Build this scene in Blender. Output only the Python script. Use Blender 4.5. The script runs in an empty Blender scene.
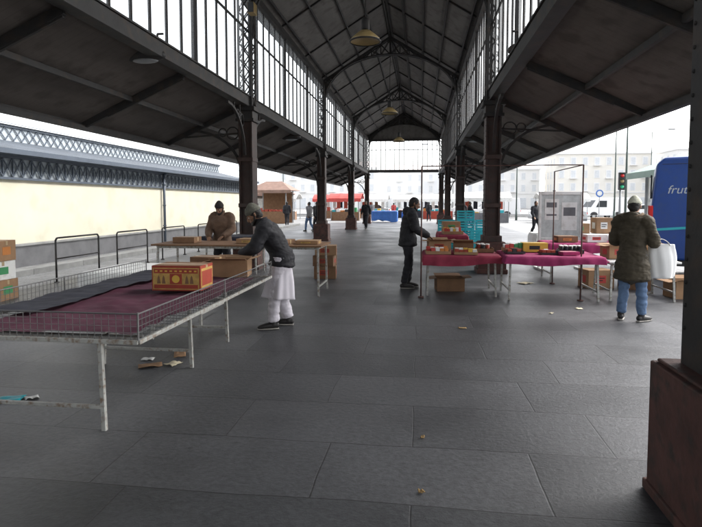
import bpy, math, random, time
from mathutils import Vector, Matrix, noise, Euler
T0=time.time()
random.seed(7)
V=Vector
scene=bpy.context.scene
# ---------------------------------------------------------------- materials
def mat(name,col,rough=.7,metal=0.,var=.18,scale=3.,bump=.15,bscale=60.,spec=.4,dirt=None,stretch=(1,1,1)):
    m=bpy.data.materials.new(name); m.use_nodes=True
    nt=m.node_tree; N=nt.nodes; L=nt.links
    b=N['Principled BSDF']
    b.inputs['Roughness'].default_value=rough; b.inputs['Metallic'].default_value=metal
    b.inputs['Specular IOR Level'].default_value=spec
    tc=N.new('ShaderNodeTexCoord'); mp=N.new('ShaderNodeMapping'); mp.inputs['Scale'].default_value=stretch
    L.new(tc.outputs['Object'],mp.inputs['Vector'])
    n1=N.new('ShaderNodeTexNoise'); n1.inputs['Scale'].default_value=scale; n1.inputs['Detail'].default_value=6; n1.inputs['Roughness'].default_value=.65
    L.new(mp.outputs['Vector'],n1.inputs['Vector'])
    cr=N.new('ShaderNodeValToRGB')
    lo=[c*(1-var) for c in col]; hi=[min(1,c*(1+var)) for c in col]
    cr.color_ramp.elements[0].position=.3; cr.color_ramp.elements[1].position=.7
    cr.color_ramp.elements[0].color=(*lo,1); cr.color_ramp.elements[1].color=(*hi,1)
    L.new(n1.outputs['Fac'],cr.inputs['Fac'])
    out=cr.outputs['Color']
    if dirt:
        n2=N.new('ShaderNodeTexNoise'); n2.inputs['Scale'].default_value=scale*2.7; n2.inputs['Detail'].default_value=8
        L.new(tc.outputs['Object'],n2.inputs['Vector'])
        r2=N.new('ShaderNodeValToRGB'); r2.color_ramp.elements[0].position=.5; r2.color_ramp.elements[1].position=.68
        L.new(n2.outputs['Fac'],r2.inputs['Fac'])
        mx=N.new('ShaderNodeMixRGB'); L.new(r2.outputs['Color'],mx.inputs['Fac']); L.new(out,mx.inputs['Color1']); mx.inputs['Color2'].default_value=(*dirt,1)
        out=mx.outputs['Color']
    L.new(out,b.inputs['Base Color'])
    if bump>0:
        n3=N.new('ShaderNodeTexNoise'); n3.inputs['Scale'].default_value=bscale; n3.inputs['Detail'].default_value=4
        L.new(mp.outputs['Vector'],n3.inputs['Vector'])
        bp=N.new('ShaderNodeBump'); bp.inputs['Strength'].default_value=bump; bp.inputs['Distance'].default_value=.01
        L.new(n3.outputs['Fac'],bp.inputs['Height']); L.new(bp.outputs['Normal'],b.inputs['Normal'])
    return m
def wavebump(m,scale,axis,strength=.6,dist=.02,colmul=None):
    nt=m.node_tree; N=nt.nodes; L=nt.links; b=N['Principled BSDF']
    tc=N.new('ShaderNodeTexCoord'); w=N.new('ShaderNodeTexWave'); w.bands_direction=axis; w.inputs['Scale'].default_value=scale
    w.wave_profile='SAW' if colmul else 'SIN'
    L.new(tc.outputs['Object'],w.inputs['Vector'])
    bp=N.new('ShaderNodeBump'); bp.inputs['Strength'].default_value=strength; bp.inputs['Distance'].default_value=dist
    L.new(w.outputs['Fac'],bp.inputs['Height'])
    if b.inputs['Normal'].links: L.new(b.inputs['Normal'].links[0].from_socket,bp.inputs['Normal'])
    L.new(bp.outputs['Normal'],b.inputs['Normal'])
    if colmul:
        r=N.new('ShaderNodeValToRGB'); r.color_ramp.elements[0].position=0; r.color_ramp.elements[1].position=.06
        r.color_ramp.elements[0].color=(colmul,)*3+(1,); r.color_ramp.elements[1].color=(1,1,1,1)
        L.new(w.outputs['Fac'],r.inputs['Fac'])
        mx=N.new('ShaderNodeMixRGB'); mx.blend_type='MULTIPLY'; mx.inputs['Fac'].default_value=1
        L.new(b.inputs['Base Color'].links[0].from_socket,mx.inputs['Color1']); L.new(r.outputs['Color'],mx.inputs['Color2'])
        L.new(mx.outputs['Color'],b.inputs['Base Color'])
    return m
def paving(name,c1,c2,mortar,bw,rh,ms,r0,r1,stain=.35):
    m=bpy.data.materials.new(name); m.use_nodes=True; nt=m.node_tree; N=nt.nodes; L=nt.links; b=N['Principled BSDF']
    tc=N.new('ShaderNodeTexCoord')
    wn=N.new('ShaderNodeTexNoise'); wn.inputs['Scale'].default_value=.9; wn.inputs['Detail'].default_value=2
    L.new(tc.outputs['Object'],wn.inputs['Vector'])
    wa=N.new('ShaderNodeVectorMath'); wa.operation='MULTIPLY_ADD'; wa.inputs[1].default_value=(.07,.07,0)
    L.new(wn.outputs['Color'],wa.inputs[0]); L.new(tc.outputs['Object'],wa.inputs[2])
    br=N.new('ShaderNodeTexBrick'); br.inputs['Scale'].default_value=1; br.inputs['Brick Width'].default_value=bw; br.inputs['Row Height'].default_value=rh
    br.inputs['Mortar Size'].default_value=ms; br.inputs['Mortar Smooth'].default_value=.5; br.offset=.43; br.squash=1.25; br.squash_frequency=3
    br.inputs['Color1'].default_value=(*c1,1); br.inputs['Color2'].default_value=(*c2,1); br.inputs['Mortar'].default_value=(*mortar,1)
    L.new(wa.outputs[0],br.inputs['Vector'])
    n=N.new('ShaderNodeTexNoise'); n.inputs['Scale'].default_value=.55; n.inputs['Detail'].default_value=9; n.inputs['Roughness'].default_value=.68
    L.new(tc.outputs['Object'],n.inputs['Vector'])
    r=N.new('ShaderNodeValToRGB'); r.color_ramp.elements[0].position=.32; r.color_ramp.elements[1].position=.68
    r.color_ramp.elements[0].color=(1-stain,)*3+(1,); r.color_ramp.elements[1].color=(1+stain*.6,)*3+(1,)
    L.new(n.outputs['Fac'],r.inputs['Fac'])
    n4=N.new('ShaderNodeTexNoise'); n4.inputs['Scale'].default_value=26; n4.inputs['Detail'].default_value=8; n4.inputs['Roughness'].default_value=.75
    L.new(tc.outputs['Object'],n4.inputs['Vector'])
    r4=N.new('ShaderNodeValToRGB'); r4.color_ramp.elements[0].position=.35; r4.color_ramp.elements[1].position=.7
    r4.color_ramp.elements[0].color=(.62,)*3+(1,); r4.color_ramp.elements[1].color=(1.45,)*3+(1,)
    L.new(n4.outputs['Fac'],r4.inputs['Fac'])
    m1=N.new('ShaderNodeMixRGB'); m1.blend_type='MULTIPLY'; m1.inputs['Fac'].default_value=1
    L.new(br.outputs['Color'],m1.inputs['Color1']); L.new(r.outputs['Color'],m1.inputs['Color2'])
    m2=N.new('ShaderNodeMixRGB'); m2.blend_type='MULTIPLY'; m2.inputs['Fac'].default_value=1
    L.new(m1.outputs['Color'],m2.inputs['Color1']); L.new(r4.outputs['Color'],m2.inputs['Color2'])
    vo=N.new('ShaderNodeTexVoronoi'); vo.inputs['Scale'].default_value=2.3; L.new(tc.outputs['Object'],vo.inputs['Vector'])
    rv=N.new('ShaderNodeValToRGB'); rv.color_ramp.elements[0].position=.035; rv.color_ramp.elements[1].position=.05
    rv.color_ramp.elements[0].color=(.55,.55,.55,1); rv.color_ramp.elements[1].color=(1,1,1,1)
    L.new(vo.outputs['Distance'],rv.inputs['Fac'])
    m3=N.new('ShaderNodeMixRGB'); m3.blend_type='MULTIPLY'; m3.inputs['Fac'].default_value=1
    L.new(m2.outputs['Color'],m3.inputs['Color1']); L.new(rv.outputs['Color'],m3.inputs['Color2'])
    L.new(m3.outputs['Color'],b.inputs['Base Color'])
    mr=N.new('ShaderNodeMapRange'); mr.inputs['From Min'].default_value=.3; mr.inputs['From Max'].default_value=.7; mr.inputs['To Min'].default_value=r0; mr.inputs['To Max'].default_value=r1
    L.new(n.outputs['Fac'],mr.inputs['Value']); L.new(mr.outputs['Result'],b.inputs['Roughness'])
    bp=N.new('ShaderNodeBump'); bp.inputs['Strength'].default_value=.4; bp.inputs['Distance'].default_value=.010; bp.invert=True
    L.new(br.outputs['Fac'],bp.inputs['Height'])
    bp2=N.new('ShaderNodeBump'); bp2.inputs['Strength'].default_value=.5; bp2.inputs['Distance'].default_value=.012
    L.new(n4.outputs['Fac'],bp2.inputs['Height']); L.new(bp.outputs['Normal'],bp2.inputs['Normal'])
    L.new(bp2.outputs['Normal'],b.inputs['Normal'])
    return m

M={}
M['floor']=paving('stone_slab_floor',(.047,.049,.053),(.082,.084,.090),(.024,.024,.026),1.28,.70,.006,.30,.56,.46)
M['piazza']=paving('piazza_paving',(.22,.22,.22),(.28,.28,.275),(.12,.12,.12),.9,.45,.012,.6,.8,.25)
M['asphalt']=mat('asphalt',(.06,.06,.062),.85,var=.2,scale=.8,bump=.3,bscale=90)
M['paint']=mat('road_paint',(.7,.7,.68),.7,var=.12,scale=5)
M['kerb']=mat('kerb_stone',(.28,.28,.27),.8)
M['iron']=mat('painted_iron',(.026,.025,.025),.65,var=.3,scale=2.5,bump=.15,bscale=30,spec=.3,dirt=(.042,.032,.026))
M['ironred']=mat('rusty_red_iron',(.045,.026,.022),.62,var=.35,scale=3,bump=.3,bscale=35,dirt=(.035,.03,.028))
M['plinth']=mat('oxide_plinth',(.075,.034,.028),.75,var=.4,scale=4,bump=.4,bscale=25,dirt=(.035,.025,.022))
M['board']=wavebump(mat('ceiling_boards',(.125,.116,.108),.8,var=.28,scale=1.2,bump=.2,bscale=18,dirt=(.085,.075,.068),stretch=(1,.25,1)),1.6,'Y',.4,.02,.6)
M['board2']=wavebump(mat('canopy_boards',(.088,.076,.068),.8,var=.3,scale=1.1,bump=.2,bscale=18,dirt=(.062,.052,.046),stretch=(1,.25,1)),2.2,'Y',.5,.02,.5)
M['rooftop']=mat('roof_sheet',(.16,.15,.15),.6)
M['cream']=mat('cream_plaster',(.70,.66,.53),.85,var=.06,scale=.6,bump=.1,bscale=30,dirt=(.63,.60,.47))
M['greybase']=mat('grey_stone_base',(.15,.15,.155),.85,var=.2,scale=2)
M['bluegrey']=mat('bluegrey_steel',(.09,.11,.14),.5,var=.12)
M['frieze']=mat('frieze_backing',(.36,.40,.43),.7,var=.08)
M['corr']=wavebump(mat('corrugated_roof',(.085,.10,.12),.5,var=.15,scale=.8,dirt=(.06,.07,.08)),2.4,'Y',.8,.04)
M['white']=mat('white_paint',(.74,.74,.72),.6,var=.06,dirt=(.6,.59,.56))
M['whitecloth']=mat('white_cloth',(.78,.78,.77),.9,var=.04,bump=.1,bscale=200)
M['steel']=mat('galvanised_steel',(.42,.42,.41),.4,.7,var=.2,scale=8)
M['legpaint']=mat('worn_white_leg',(.36,.36,.34),.5,.2,var=.2,scale=10,dirt=(.20,.15,.11))
M['wire']=mat('wire',(.16,.16,.16),.45,.7,var=.2)
M['burg']=mat('burgundy_cloth',(.060,.012,.028),.95,var=.28,scale=5,bump=.25,bscale=150)
M['magenta']=mat('magenta_cloth',(.27,.025,.10),.9,var=.2,scale=6,bump=.2,bscale=150)
M['redcloth']=mat('red_cloth',(.24,.028,.055),.9,var=.2,scale=6,bump=.2,bscale=150)
M['navy']=mat('navy_cloth',(.024,.025,.036),.95,var=.3,scale=5,bump=.25,bscale=150)
M['card']=mat('cardboard',(.30,.18,.10),.85,var=.14,scale=6,bump=.1,bscale=80)
M['carddark']=mat('cardboard_brown',(.18,.10,.055),.85,var=.2,scale=6)
M['cardred']=mat('printed_card_red',(.30,.045,.025),.6,var=.15,scale=8)
M['yellow']=mat('yellow_print',(.60,.38,.06),.6,var=.1)
M['gold']=mat('gold_print',(.46,.29,.08),.5,var=.25,scale=20)
M['tape']=mat('packing_tape',(.42,.31,.18),.3)
M['teal']=mat('teal_plastic',(.03,.36,.42),.45,var=.12)
M['blue']=mat('blue_tarp',(.05,.15,.46),.5,var=.15)
M['red']=mat('red_awning',(.46,.06,.05),.6,var=.12)
M['green']=mat('green_plastic',(.05,.26,.10),.5,var=.1)
M['greenroof']=mat('pale_green_roof',(.30,.40,.35),.6,var=.1)
M['orange']=mat('orange_pack',(.5,.18,.04),.5,var=.1)
M['black']=mat('black_plastic',(.02,.02,.022),.45,var=.2)
M['vanblue']=mat('blue_van_paint',(.012,.05,.22),.3,.1,var=.08,bump=0,spec=.5,dirt=(.02,.055,.20))
M['carsilver']=mat('silver_car_paint',(.42,.43,.44),.3,.4,var=.03,bump=0)
M['carwhite']=mat('white_car_paint',(.72,.72,.72),.3,.0,var=.03,bump=0)
M['glassdark']=mat('dark_glass',(.02,.025,.03),.08,var=.05,bump=0,spec=.7)
M['rubber']=mat('rubber',(.018,.018,.018),.8)
M['redlamp']=mat('tail_lamp_red',(.5,.02,.02),.25,bump=0)
M['poledark']=mat('dark_thin_pole',(.09,.045,.038),.6,var=.3,scale=8)
M['polegreen']=mat('green_lamp_post',(.07,.095,.085),.5,var=.15)
M['lampglass']=mat('lamp_bowl',(.30,.22,.10),.35,var=.2,bump=0)
M['skin']=mat('skin_brown',(.25,.14,.088),.55,var=.1,scale=12,bump=.05)
M['skin2']=mat('skin_light',(.46,.29,.21),.55,var=.1,scale=12,bump=.05)
M['lip']=mat('lips',(.26,.11,.085),.5,var=.1,scale=12,bump=.05)
M['hair']=mat('black_hair',(.012,.010,.009),.6,var=.3,scale=40,bump=.5,bscale=150)
M['eyew']=mat('eye_white',(.7,.68,.65),.3,bump=0)
M['jblack']=mat('black_jacket',(.014,.014,.018),.75,var=.3,scale=8,bump=.3,bscale=120)
M['jbrown']=mat('brown_jacket',(.12,.074,.050),.85,var=.25,scale=8,bump=.3,bscale=100)
M['jolive']=mat('olive_parka',(.050,.040,.025),.8,var=.3,scale=8,bump=.3,bscale=100)
M['tdark']=mat('dark_trousers',(.020,.020,.025),.85,var=.25,scale=8,bump=.3,bscale=120)
M['jeans']=mat('blue_jeans',(.10,.16,.27),.85,var=.25,scale=9,bump=.3,bscale=160)
M['tunic']=mat('white_tunic',(.60,.57,.62),.9,var=.06,scale=5,bump=.15,bscale=150)
M['beanie']=mat('grey_knit',(.11,.11,.09),.95,var=.3,scale=30,bump=.6,bscale=90)
M['beaniedark']=mat('dark_knit',(.03,.026,.026),.95,var=.3,scale=30,bump=.6,bscale=90)
M['beaniecream']=mat('cream_knit',(.52,.52,.42),.95,var=.15,scale=30,bump=.6,bscale=90)
M['shoe']=mat('dark_shoe',(.02,.018,.018),.5,var=.2)
M['sole']=mat('shoe_sole',(.35,.33,.30),.7)
M['fur']=mat('fur_trim',(.17,.12,.08),.95,var=.5,scale=50,bump=1,bscale=120)
M['jgrey']=mat('grey_coat',(.15,.15,.16),.85,var=.2)
M['jred']=mat('red_coat',(.3,.04,.04),.85,var=.2)
M['bld1']=mat('facade_pale_hazed',(.80,.79,.77),.9,var=.03,scale=.3,bump=0)  # distance haze put into the base colour, lifted toward white
M['bld2']=mat('facade_ochre_hazed',(.80,.77,.71),.9,var=.03,scale=.3,bump=0)  # ochre whitened so the colour itself carries the haze
M['bld3']=mat('facade_grey_hazed',(.78,.79,.80),.9,var=.03,scale=.3,bump=0)  # grey facade with haze mixed into its colour
M['win']=mat('window_far_hazed',(.64,.66,.68),.5,var=.1,bump=0)  # panes painted pale to stand in for distance haze
M['trimw']=mat('trim_stone_hazed',(.80,.79,.78),.9,var=.03,bump=0)  # trim whitened with the same painted-in haze
M['roofred']=mat('tile_roof_hazed',(.66,.60,.57),.9,var=.08,bump=0)  # tile red washed out by haze painted into the colour
M['roofbrown']=mat('brown_kiosk_roof',(.22,.14,.11),.8,var=.2,bump=0)
M['hill']=mat('hazy_hill',(.66,.70,.72),1,var=.05,scale=.02,bump=0)  # pale blue-grey base colour stands in for distance haze
M['leaf']=mat('dry_leaf',(.32,.21,.09),.8)
M['paper']=mat('paper_scrap',(.62,.55,.40),.85)
M['polygrey']=mat('grey_pole',(.25,.26,.27),.5,.3)
M['green_l']=mat('green_signal',(.03,.4,.2),.4,bump=0)
M['boardpale']=mat('pale_board_panel',(.50,.53,.52),.6,var=.25,scale=5,bump=0)
def glazing():
    m=bpy.data.materials.new('wired_glass'); m.use_nodes=True; N=m.node_tree.nodes; L=m.node_tree.links
    for n in list(N): N.remove(n)
    o=N.new('ShaderNodeOutputMaterial'); t=N.new('ShaderNodeBsdfTransparent'); tl=N.new('ShaderNodeBsdfTranslucent'); mx=N.new('ShaderNodeMixShader')
    n=N.new('ShaderNodeTexNoise'); n.inputs['Scale'].default_value=1.7; tc=N.new('ShaderNodeTexCoord'); L.new(tc.outputs['Object'],n.inputs['Vector'])
    r=N.new('ShaderNodeValToRGB'); r.color_ramp.elements[0].color=(.72,.74,.76,1); r.color_ramp.elements[1].color=(.9,.92,.92,1)
    L.new(n.outputs['Fac'],r.inputs['Fac']); L.new(r.outputs['Color'],tl.inputs['Color'])
    t.inputs['Color'].default_value=(.97,.98,.98,1)
    mx.inputs['Fac'].default_value=.14; L.new(t.outputs[0],mx.inputs[1]); L.new(tl.outputs[0],mx.inputs[2]); L.new(mx.outputs[0],o.inputs['Surface'])
    return m
M['glass']=glazing()

# ---------------------------------------------------------------- builders
class P:
    def __init__(s,m,bevel=0,smooth=False,solid=0): s.v=[];s.f=[];s.m=m;s.bevel=bevel;s.smooth=smooth;s.solid=solid
    def add(s,vs,fs):
        o=len(s.v); s.v+= [tuple(x) for x in vs]; s.f+=[tuple(i+o for i in f) for f in fs]
    def box(s,x0,x1,y0,y1,z0,z1,T=None):
        vs=[V((x,y,z)) for z in(z0,z1) for y in(y0,y1) for x in(x0,x1)]
        if T: vs=[T@v for v in vs]
        s.add(vs,[(0,2,3,1),(4,5,7,6),(0,1,5,4),(2,6,7,3),(0,4,6,2),(1,3,7,5)]); return s
    def beam(s,a,b,w,h,up=(0,0,1)):
        a=V(a);b=V(b);t=(b-a); 
        if t.length<1e-6: return s
        t.normalize(); up=V(up)
        sd=t.cross(up)
        if sd.length<1e-3: sd=t.cross(V((0,1,0)))
        sd.normalize(); u=sd.cross(t).normalized()
        vs=[]
        for p in(a,b):
            for (i,j) in((-1,-1),(1,-1),(1,1),(-1,1)): vs.append(p+sd*w/2*i+u*h/2*j)
        s.add(vs,[(0,1,2,3),(7,6,5,4),(0,4,5,1),(1,5,6,2),(2,6,7,3),(3,7,4,0)]); return s
    def cyl(s,a,b,r1,r2=None,n=10):
        if r2 is None:r2=r1
        a=V(a);b=V(b);t=(b-a).normalized(); x=t.orthogonal().normalized(); y=t.cross(x)
        vs=[]
        for p,r in((a,r1),(b,r2)):
            for i in range(n):
                an=2*math.pi*i/n; vs.append(p+x*r*math.cos(an)+y*r*math.sin(an))
        fs=[(i,(i+1)%n,n+(i+1)%n,n+i) for i in range(n)]+[tuple(range(n-1,-1,-1)),tuple(range(n,2*n))]
        s.add(vs,fs); return s
    def path(s,pts,r,n=6):
        for a,b in zip(pts,pts[1:]): s.cyl(a,b,r,r,n)
        return s
    def lathe(s,prof,c=(0,0,0),n=20,axis='Z'):
        vs=[]
        for r,z in prof:
            for i in range(n):
                a=2*math.pi*i/n
                p=(r*math.cos(a),r*math.sin(a),z)
                if axis=='Y': p=(p[0],p[2],p[1])
                if axis=='X': p=(p[2],p[0],p[1])
                vs.append((p[0]+c[0],p[1]+c[1],p[2]+c[2]))
        fs=[]
        for k in range(len(prof)-1):
            for i in range(n):
                j=(i+1)%n; fs.append((k*n+i,k*n+j,(k+1)*n+j,(k+1)*n+i))
        s.add(vs,fs); return s
    def grid(s,fn,nu,nv):
        vs=[fn(i/nu,j/nv) for j in range(nv+1) for i in range(nu+1)]
        fs=[(j*(nu+1)+i,j*(nu+1)+i+1,(j+1)*(nu+1)+i+1,(j+1)*(nu+1)+i) for j in range(nv) for i in range(nu)]
        s.add(vs,fs); return s
    def prism(s,prof,y0,y1):
        n=len(prof); vs=[(x,y0,z) for x,z in prof]+[(x,y1,z) for x,z in prof]
        s.add(vs,[tuple(range(n)),tuple(range(2*n-1,n-1,-1))]+[(i,n+i,n+(i+1)%n,(i+1)%n) for i in range(n)]); return s
    def ell(s,c,r,T=None,nu=16,nv=10):
        vs=[];
        for j in range(nv+1):
            th=math.pi*j/nv
            for i in range(nu):
                a=2*math.pi*i/nu
                p=V((c[0]+r[0]*math.sin(th)*math.cos(a),c[1]+r[1]*math.sin(th)*math.sin(a),c[2]+r[2]*math.cos(th)))
                vs.append(T@p if T else p)
        fs=[(j*nu+i,(j+1)*nu+i,(j+1)*nu+(i+1)%nu,j*nu+(i+1)%nu) for j in range(nv) for i in range(nu)]
        s.add(vs,fs); return s
    def tube(s,pts,ra,rb=None,side=(1,0,0),n=14,sub=4,T=None,mod=None):
        rb=rb or ra; pts=[V(p) for p in pts]; side=V(side)
        def cr(a,b,c,d,t): return .5*((2*b)+(-a+c)*t+(2*a-5*b+4*c-d)*t*t+(-a+3*b-3*c+d)*t*t*t)
        P_=[];A=[];B=[]; m=len(pts)
        for i in range(m-1):
            g=lambda L,k:L[max(0,min(m-1,k))]
            for k in range(sub):
                t=k/sub
                P_.append(cr(g(pts,i-1),g(pts,i),g(pts,i+1),g(pts,i+2),t))
                A.append(max(.002,cr(g(ra,i-1),g(ra,i),g(ra,i+1),g(ra,i+2),t))); B.append(max(.002,cr(g(rb,i-1),g(rb,i),g(rb,i+1),g(rb,i+2),t)))
        P_.append(pts[-1]);A.append(ra[-1]);B.append(rb[-1])
        vs=[];K=len(P_)
        for i in range(K):
            t=(P_[min(K-1,i+1)]-P_[max(0,i-1)]).normalized()
            sd=side-t*side.dot(t)
            if sd.length<.05: sd=t.orthogonal()
            sd.normalize(); d=t.cross(sd)
            for j in range(n):
                a=2*math.pi*j/n; q=mod(i/(K-1),a) if mod else 1
                p=P_[i]+sd*A[i]*q*math.cos(a)+d*B[i]*q*math.sin(a); vs.append(p)
        fs=[(i*n+j,i*n+(j+1)%n,(i+1)*n+(j+1)%n,(i+1)*n+j) for i in range(K-1) for j in range(n)]
        if not mod:
            t0=(P_[0]-P_[1]).normalized(); t1=(P_[-1]-P_[-2]).normalized()
            vs.append(P_[0]+t0*min(A[0],B[0])*.5); vs.append(P_[-1]+t1*min(A[-1],B[-1])*.5)
            fs+=[(K*n,(j+1)%n,j) for j in range(n)]+[(K*n+1,(K-1)*n+j,(K-1)*n+(j+1)%n) for j in range(n)]
        if T: vs=[T@v for v in vs]
        s.add(vs,fs); return s
class Asm:
    def __init__(s,name,loc=(0,0,0),rz=0): s.name=name;s.loc=loc;s.rz=rz;s.p={}
    def __call__(s,pn,m=None,bevel=0,smooth=False,solid=0):
        if pn not in s.p: s.p[pn]=P(m,bevel,smooth,solid)
        return s.p[pn]
    def mesh(s,pn,obn):
        p=s.p[pn]; me=bpy.data.meshes.new(obn); me.from_pydata(p.v,[],p.f); me.validate(); me.update()
        if p.m: me.materials.append(M[p.m])
        ob=bpy.data.objects.new(obn,me); scene.collection.objects.link(ob)
        if p.smooth:
            for f in me.polygons: f.use_smooth=True
        if p.solid:
            md=ob.modifiers.new('s','SOLIDIFY'); md.thickness=p.solid
        if p.bevel:
            md=ob.modifiers.new('b','BEVEL'); md.width=p.bevel; md.segments=2; md.limit_method='ANGLE'; md.angle_limit=.6
        return ob
    def finish(s):
        if len(s.p)==1:
            ob=s.mesh(list(s.p)[0],s.name); ob.location=s.loc; ob.rotation_euler=(0,0,s.rz); return ob
        e=bpy.data.objects.new(s.name,None); e.empty_display_size=.2; scene.collection.objects.link(e); e.location=s.loc; e.rotation_euler=(0,0,s.rz)
        for pn in s.p:
            if not s.p[pn].v: continue
            ob=s.mesh(pn,pn); ob.parent=e
        for ob in getattr(s,'extra',[]): ob.parent=e
        return e
def remesh(p,name,vox,m,smooth_it=3,disp=0,dscale=10,seed=0):
    me=bpy.data.meshes.new('tmp'); me.from_pydata(p.v,[],p.f); me.update()
    ob=bpy.data.objects.new('tmp',me); scene.collection.objects.link(ob)
    md=ob.modifiers.new('r','REMESH'); md.mode='VOXEL'; md.voxel_size=vox
    if smooth_it:
        ms=ob.modifiers.new('s','SMOOTH'); ms.factor=.5; ms.iterations=smooth_it
    dg=bpy.context.evaluated_depsgraph_get()
    me2=bpy.data.meshes.new_from_object(ob.evaluated_get(dg)); me2.name=name
    bpy.data.objects.remove(ob)
    if disp:
        ns=[v.normal.copy() for v in me2.vertices]
        for v,nn in zip(me2.vertices,ns):
            c=v.co; q=V((c.x*dscale*.7+seed,c.y*dscale*.7,c.z*dscale*1.6))
            d=noise.noise(q)*1.0+abs(noise.noise(q*2.1))*.7-.2
            v.co=c+nn*d*disp
    for f in me2.polygons: f.use_smooth=True
    me2.materials.clear(); me2.materials.append(M[m])
    o=bpy.data.objects.new(name,me2); scene.collection.objects.link(o); return o

# ---------------------------------------------------------------- people
def human(name,loc,rz,J={},H=1.72,jacket='jblack',trousers='tdark',skin='skin',hat=None,hair=True,beard=False,
          bulk=.022,hem=.84,vox=.011,headpitch=0,headyaw=0,kurta=None,shoe='shoe',collar=True,curl=.5,handdir=None,hood=False,legbulk=.012,fur=False,seed=0,wr=.012):
    D=dict(hL=(-.09,0,.90),hR=(.09,0,.90),kL=(-.10,.02,.49),kR=(.10,.02,.49),aL=(-.10,-.02,.09),aR=(.10,-.02,.09),
      pelvis=(0,0,.94),waist=(0,0,1.08),chest=(0,.01,1.26),neck=(0,-.005,1.43),head=(0,.015,1.485),
      sL=(-.175,0,1.385),sR=(.175,0,1.385),eL=(-.23,-.03,1.11),eR=(.23,-.03,1.11),wL=(-.23,.08,.87),wR=(.23,.08,.87),tL=(0,1),tR=(0,1))
    D.update(J); D={k:V(v) for k,v in D.items()}
    A=Asm(name,loc,rz); ex=[]
    B=bulk
    j=P(None)
    pel=D['pelvis']; 
    upc=D['chest'].lerp(D['neck'],.55)
    hemp=V((pel.x,pel.y+.0,hem))
    pts=[hemp,pel,D['waist'],D['chest'],upc,D['neck'],D['neck']+V((0,.012,.045))]
    ra=[.178+B,.165+B,.145+B,.172+B,.15+B,.07+B*.6,.062+B*.3]
    rb=[.14+B,.125+B,.108+B,.122+B,.10+B,.068+B*.6,.062+B*.3]
    if hem<.75: ra[0]+=.03; rb[0]+=.04; ra[2]-=.008
    j.tube(pts,ra,rb,n=20,sub=5)
    for sd in 'LR':
        s=D['s'+sd];e=D['e'+sd];w=D['w'+sd]
        inn=D['neck'].lerp(s,.45)-V((0,0,.02))
        j.tube([inn,s,s.lerp(e,.5),e,e.lerp(w,.5),w],[.05+B,.066+B,.056+B,.049+B,.044+B,.034+B*.75],n=14,sub=4,side=(0,1,0))
    if hood:
        nk=D['neck']; j.ell((nk.x,nk.y-.085,nk.z+.0),(.13,.075,.10))
    ob=remesh(j,'jacket',vox,jacket,3,wr,9,seed); ex.append(ob)
    if hood and fur:
        nk=D['neck']
        c=A('hood_trim','fur',smooth=True)
        c.tube([nk+V((.12*math.sin(a),-.055-.10*math.cos(a)*1.0+.03,.055-.03*math.cos(a))) for a in [k*.3-1.8 for k in range(13)]],[.022]*13,n=8,sub=2)
    t=P(None); L_=legbulk
    t.tube([pel+V((0,0,.08)),pel,pel-V((0,0,.10))],[.15,.165,.13],[.11,.12,.10],n=16)
    for sd in 'LR':
        h=D['h'+sd];k=D['k'+sd];a=D['a'+sd]
        t.tube([h+V((0,0,.03)),h.lerp(k,.4),k,k.lerp(a,.4),a+V((0,0,.02))],[.088+L_,.082+L_,.062+L_,.058+L_,.046+L_*1.3],n=14,sub=4)
    ex.append(remesh(t,'trousers',vox,trousers,3,.013,11,seed+5))
    sh=A('shoes',shoe,smooth=True); so=A('soles','sole' if shoe=='shoe' else 'black')
    for sd in 'LR':
        a=D['a'+sd]; d=V((D['t'+sd].x,D['t'+sd].y,0)).normalized(); g=V((a.x,a.y,0)); z0=a.z-.09
        sx=V((d.y,-d.x,0))
        sh.tube([g-d*.065+V((0,0,.05+z0)),g+V((0,0,.055+z0)),g+d*.09+V((0,0,.048+z0)),g+d*.17+V((0,0,.036+z0)),g+d*.195+V((0,0,.03+z0))],[.030,.041,.047,.040,.02],[.036,.045,.036,.025,.013],side=sx,n=12)
        sh.tube([g+V((0,0,.05+z0)),g+V((0,0,.115+z0))],[.045,.044],n=12,side=sx)
        so.tube([g-d*.07+V((0,0,.012+z0)),g+V((0,0,.012+z0)),g+d*.1+V((0,0,.012+z0)),g+d*.20+V((0,0,.014+z0))],[.032,.040,.047,.022],[.011]*4,side=sx,n=12)
    Hd=Matrix.Translation(D['head'])@Matrix.Rotation(headyaw,4,'Z')@Matrix.Rotation(-headpitch,4,'X')
    h=P(None)
    h.ell((0,-.008,.125),(.074,.094,.098)); h.ell((0,.022,.070),(.056,.066,.072)); h.ell((0,.062,.030),(.026,.024,.020))
    h.tube([(0,.088,.118),(0,.102,.093),(0,.104,.080),(0,.088,.073)],[.010,.013,.017,.012],n=8)
    h.tube([(-.045,.070,.130),(0,.088,.133),(.045,.070,.130)],[.011,.012,.011],side=(0,0,1),n=8)
    h.ell((-.036,.066,.087),(.020,.016,.018)); h.ell((.036,.066,.087),(.020,.016,.018))
    h.tube([(-.022,.078,.050),(0,.087,.052),(.022,.078,.050)],[.006,.008,.006],side=(0,0,1),n=8)
    for sx in(-1,1):
        h.tube([(sx*.074,-.012,.128),(sx*.083,-.018,.120),(sx*.084,-.016,.098),(sx*.076,-.006,.080)],[.010,.013,.011,.008],[.006,.007,.006,.005],side=(0,1,0),n=8)
    h.v=[tuple(Hd@V(v)) for v in h.v]
    nk=D['neck']; hb=Hd@V((0,-.015,.06))
    h.tube([nk-V((0,0,.05)),nk.lerp(hb,.5),hb],[.062,.056,.056],n=12)
    ex.append(remesh(h,'head',min(.0065,vox*.6),skin,3))
    ey=A('eyes','eyew',smooth=True); pu=A('pupils','hair',smooth=True); eb=A('eyebrows','hair',smooth=True); lp=A('mouth','lip',smooth=True)
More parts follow.
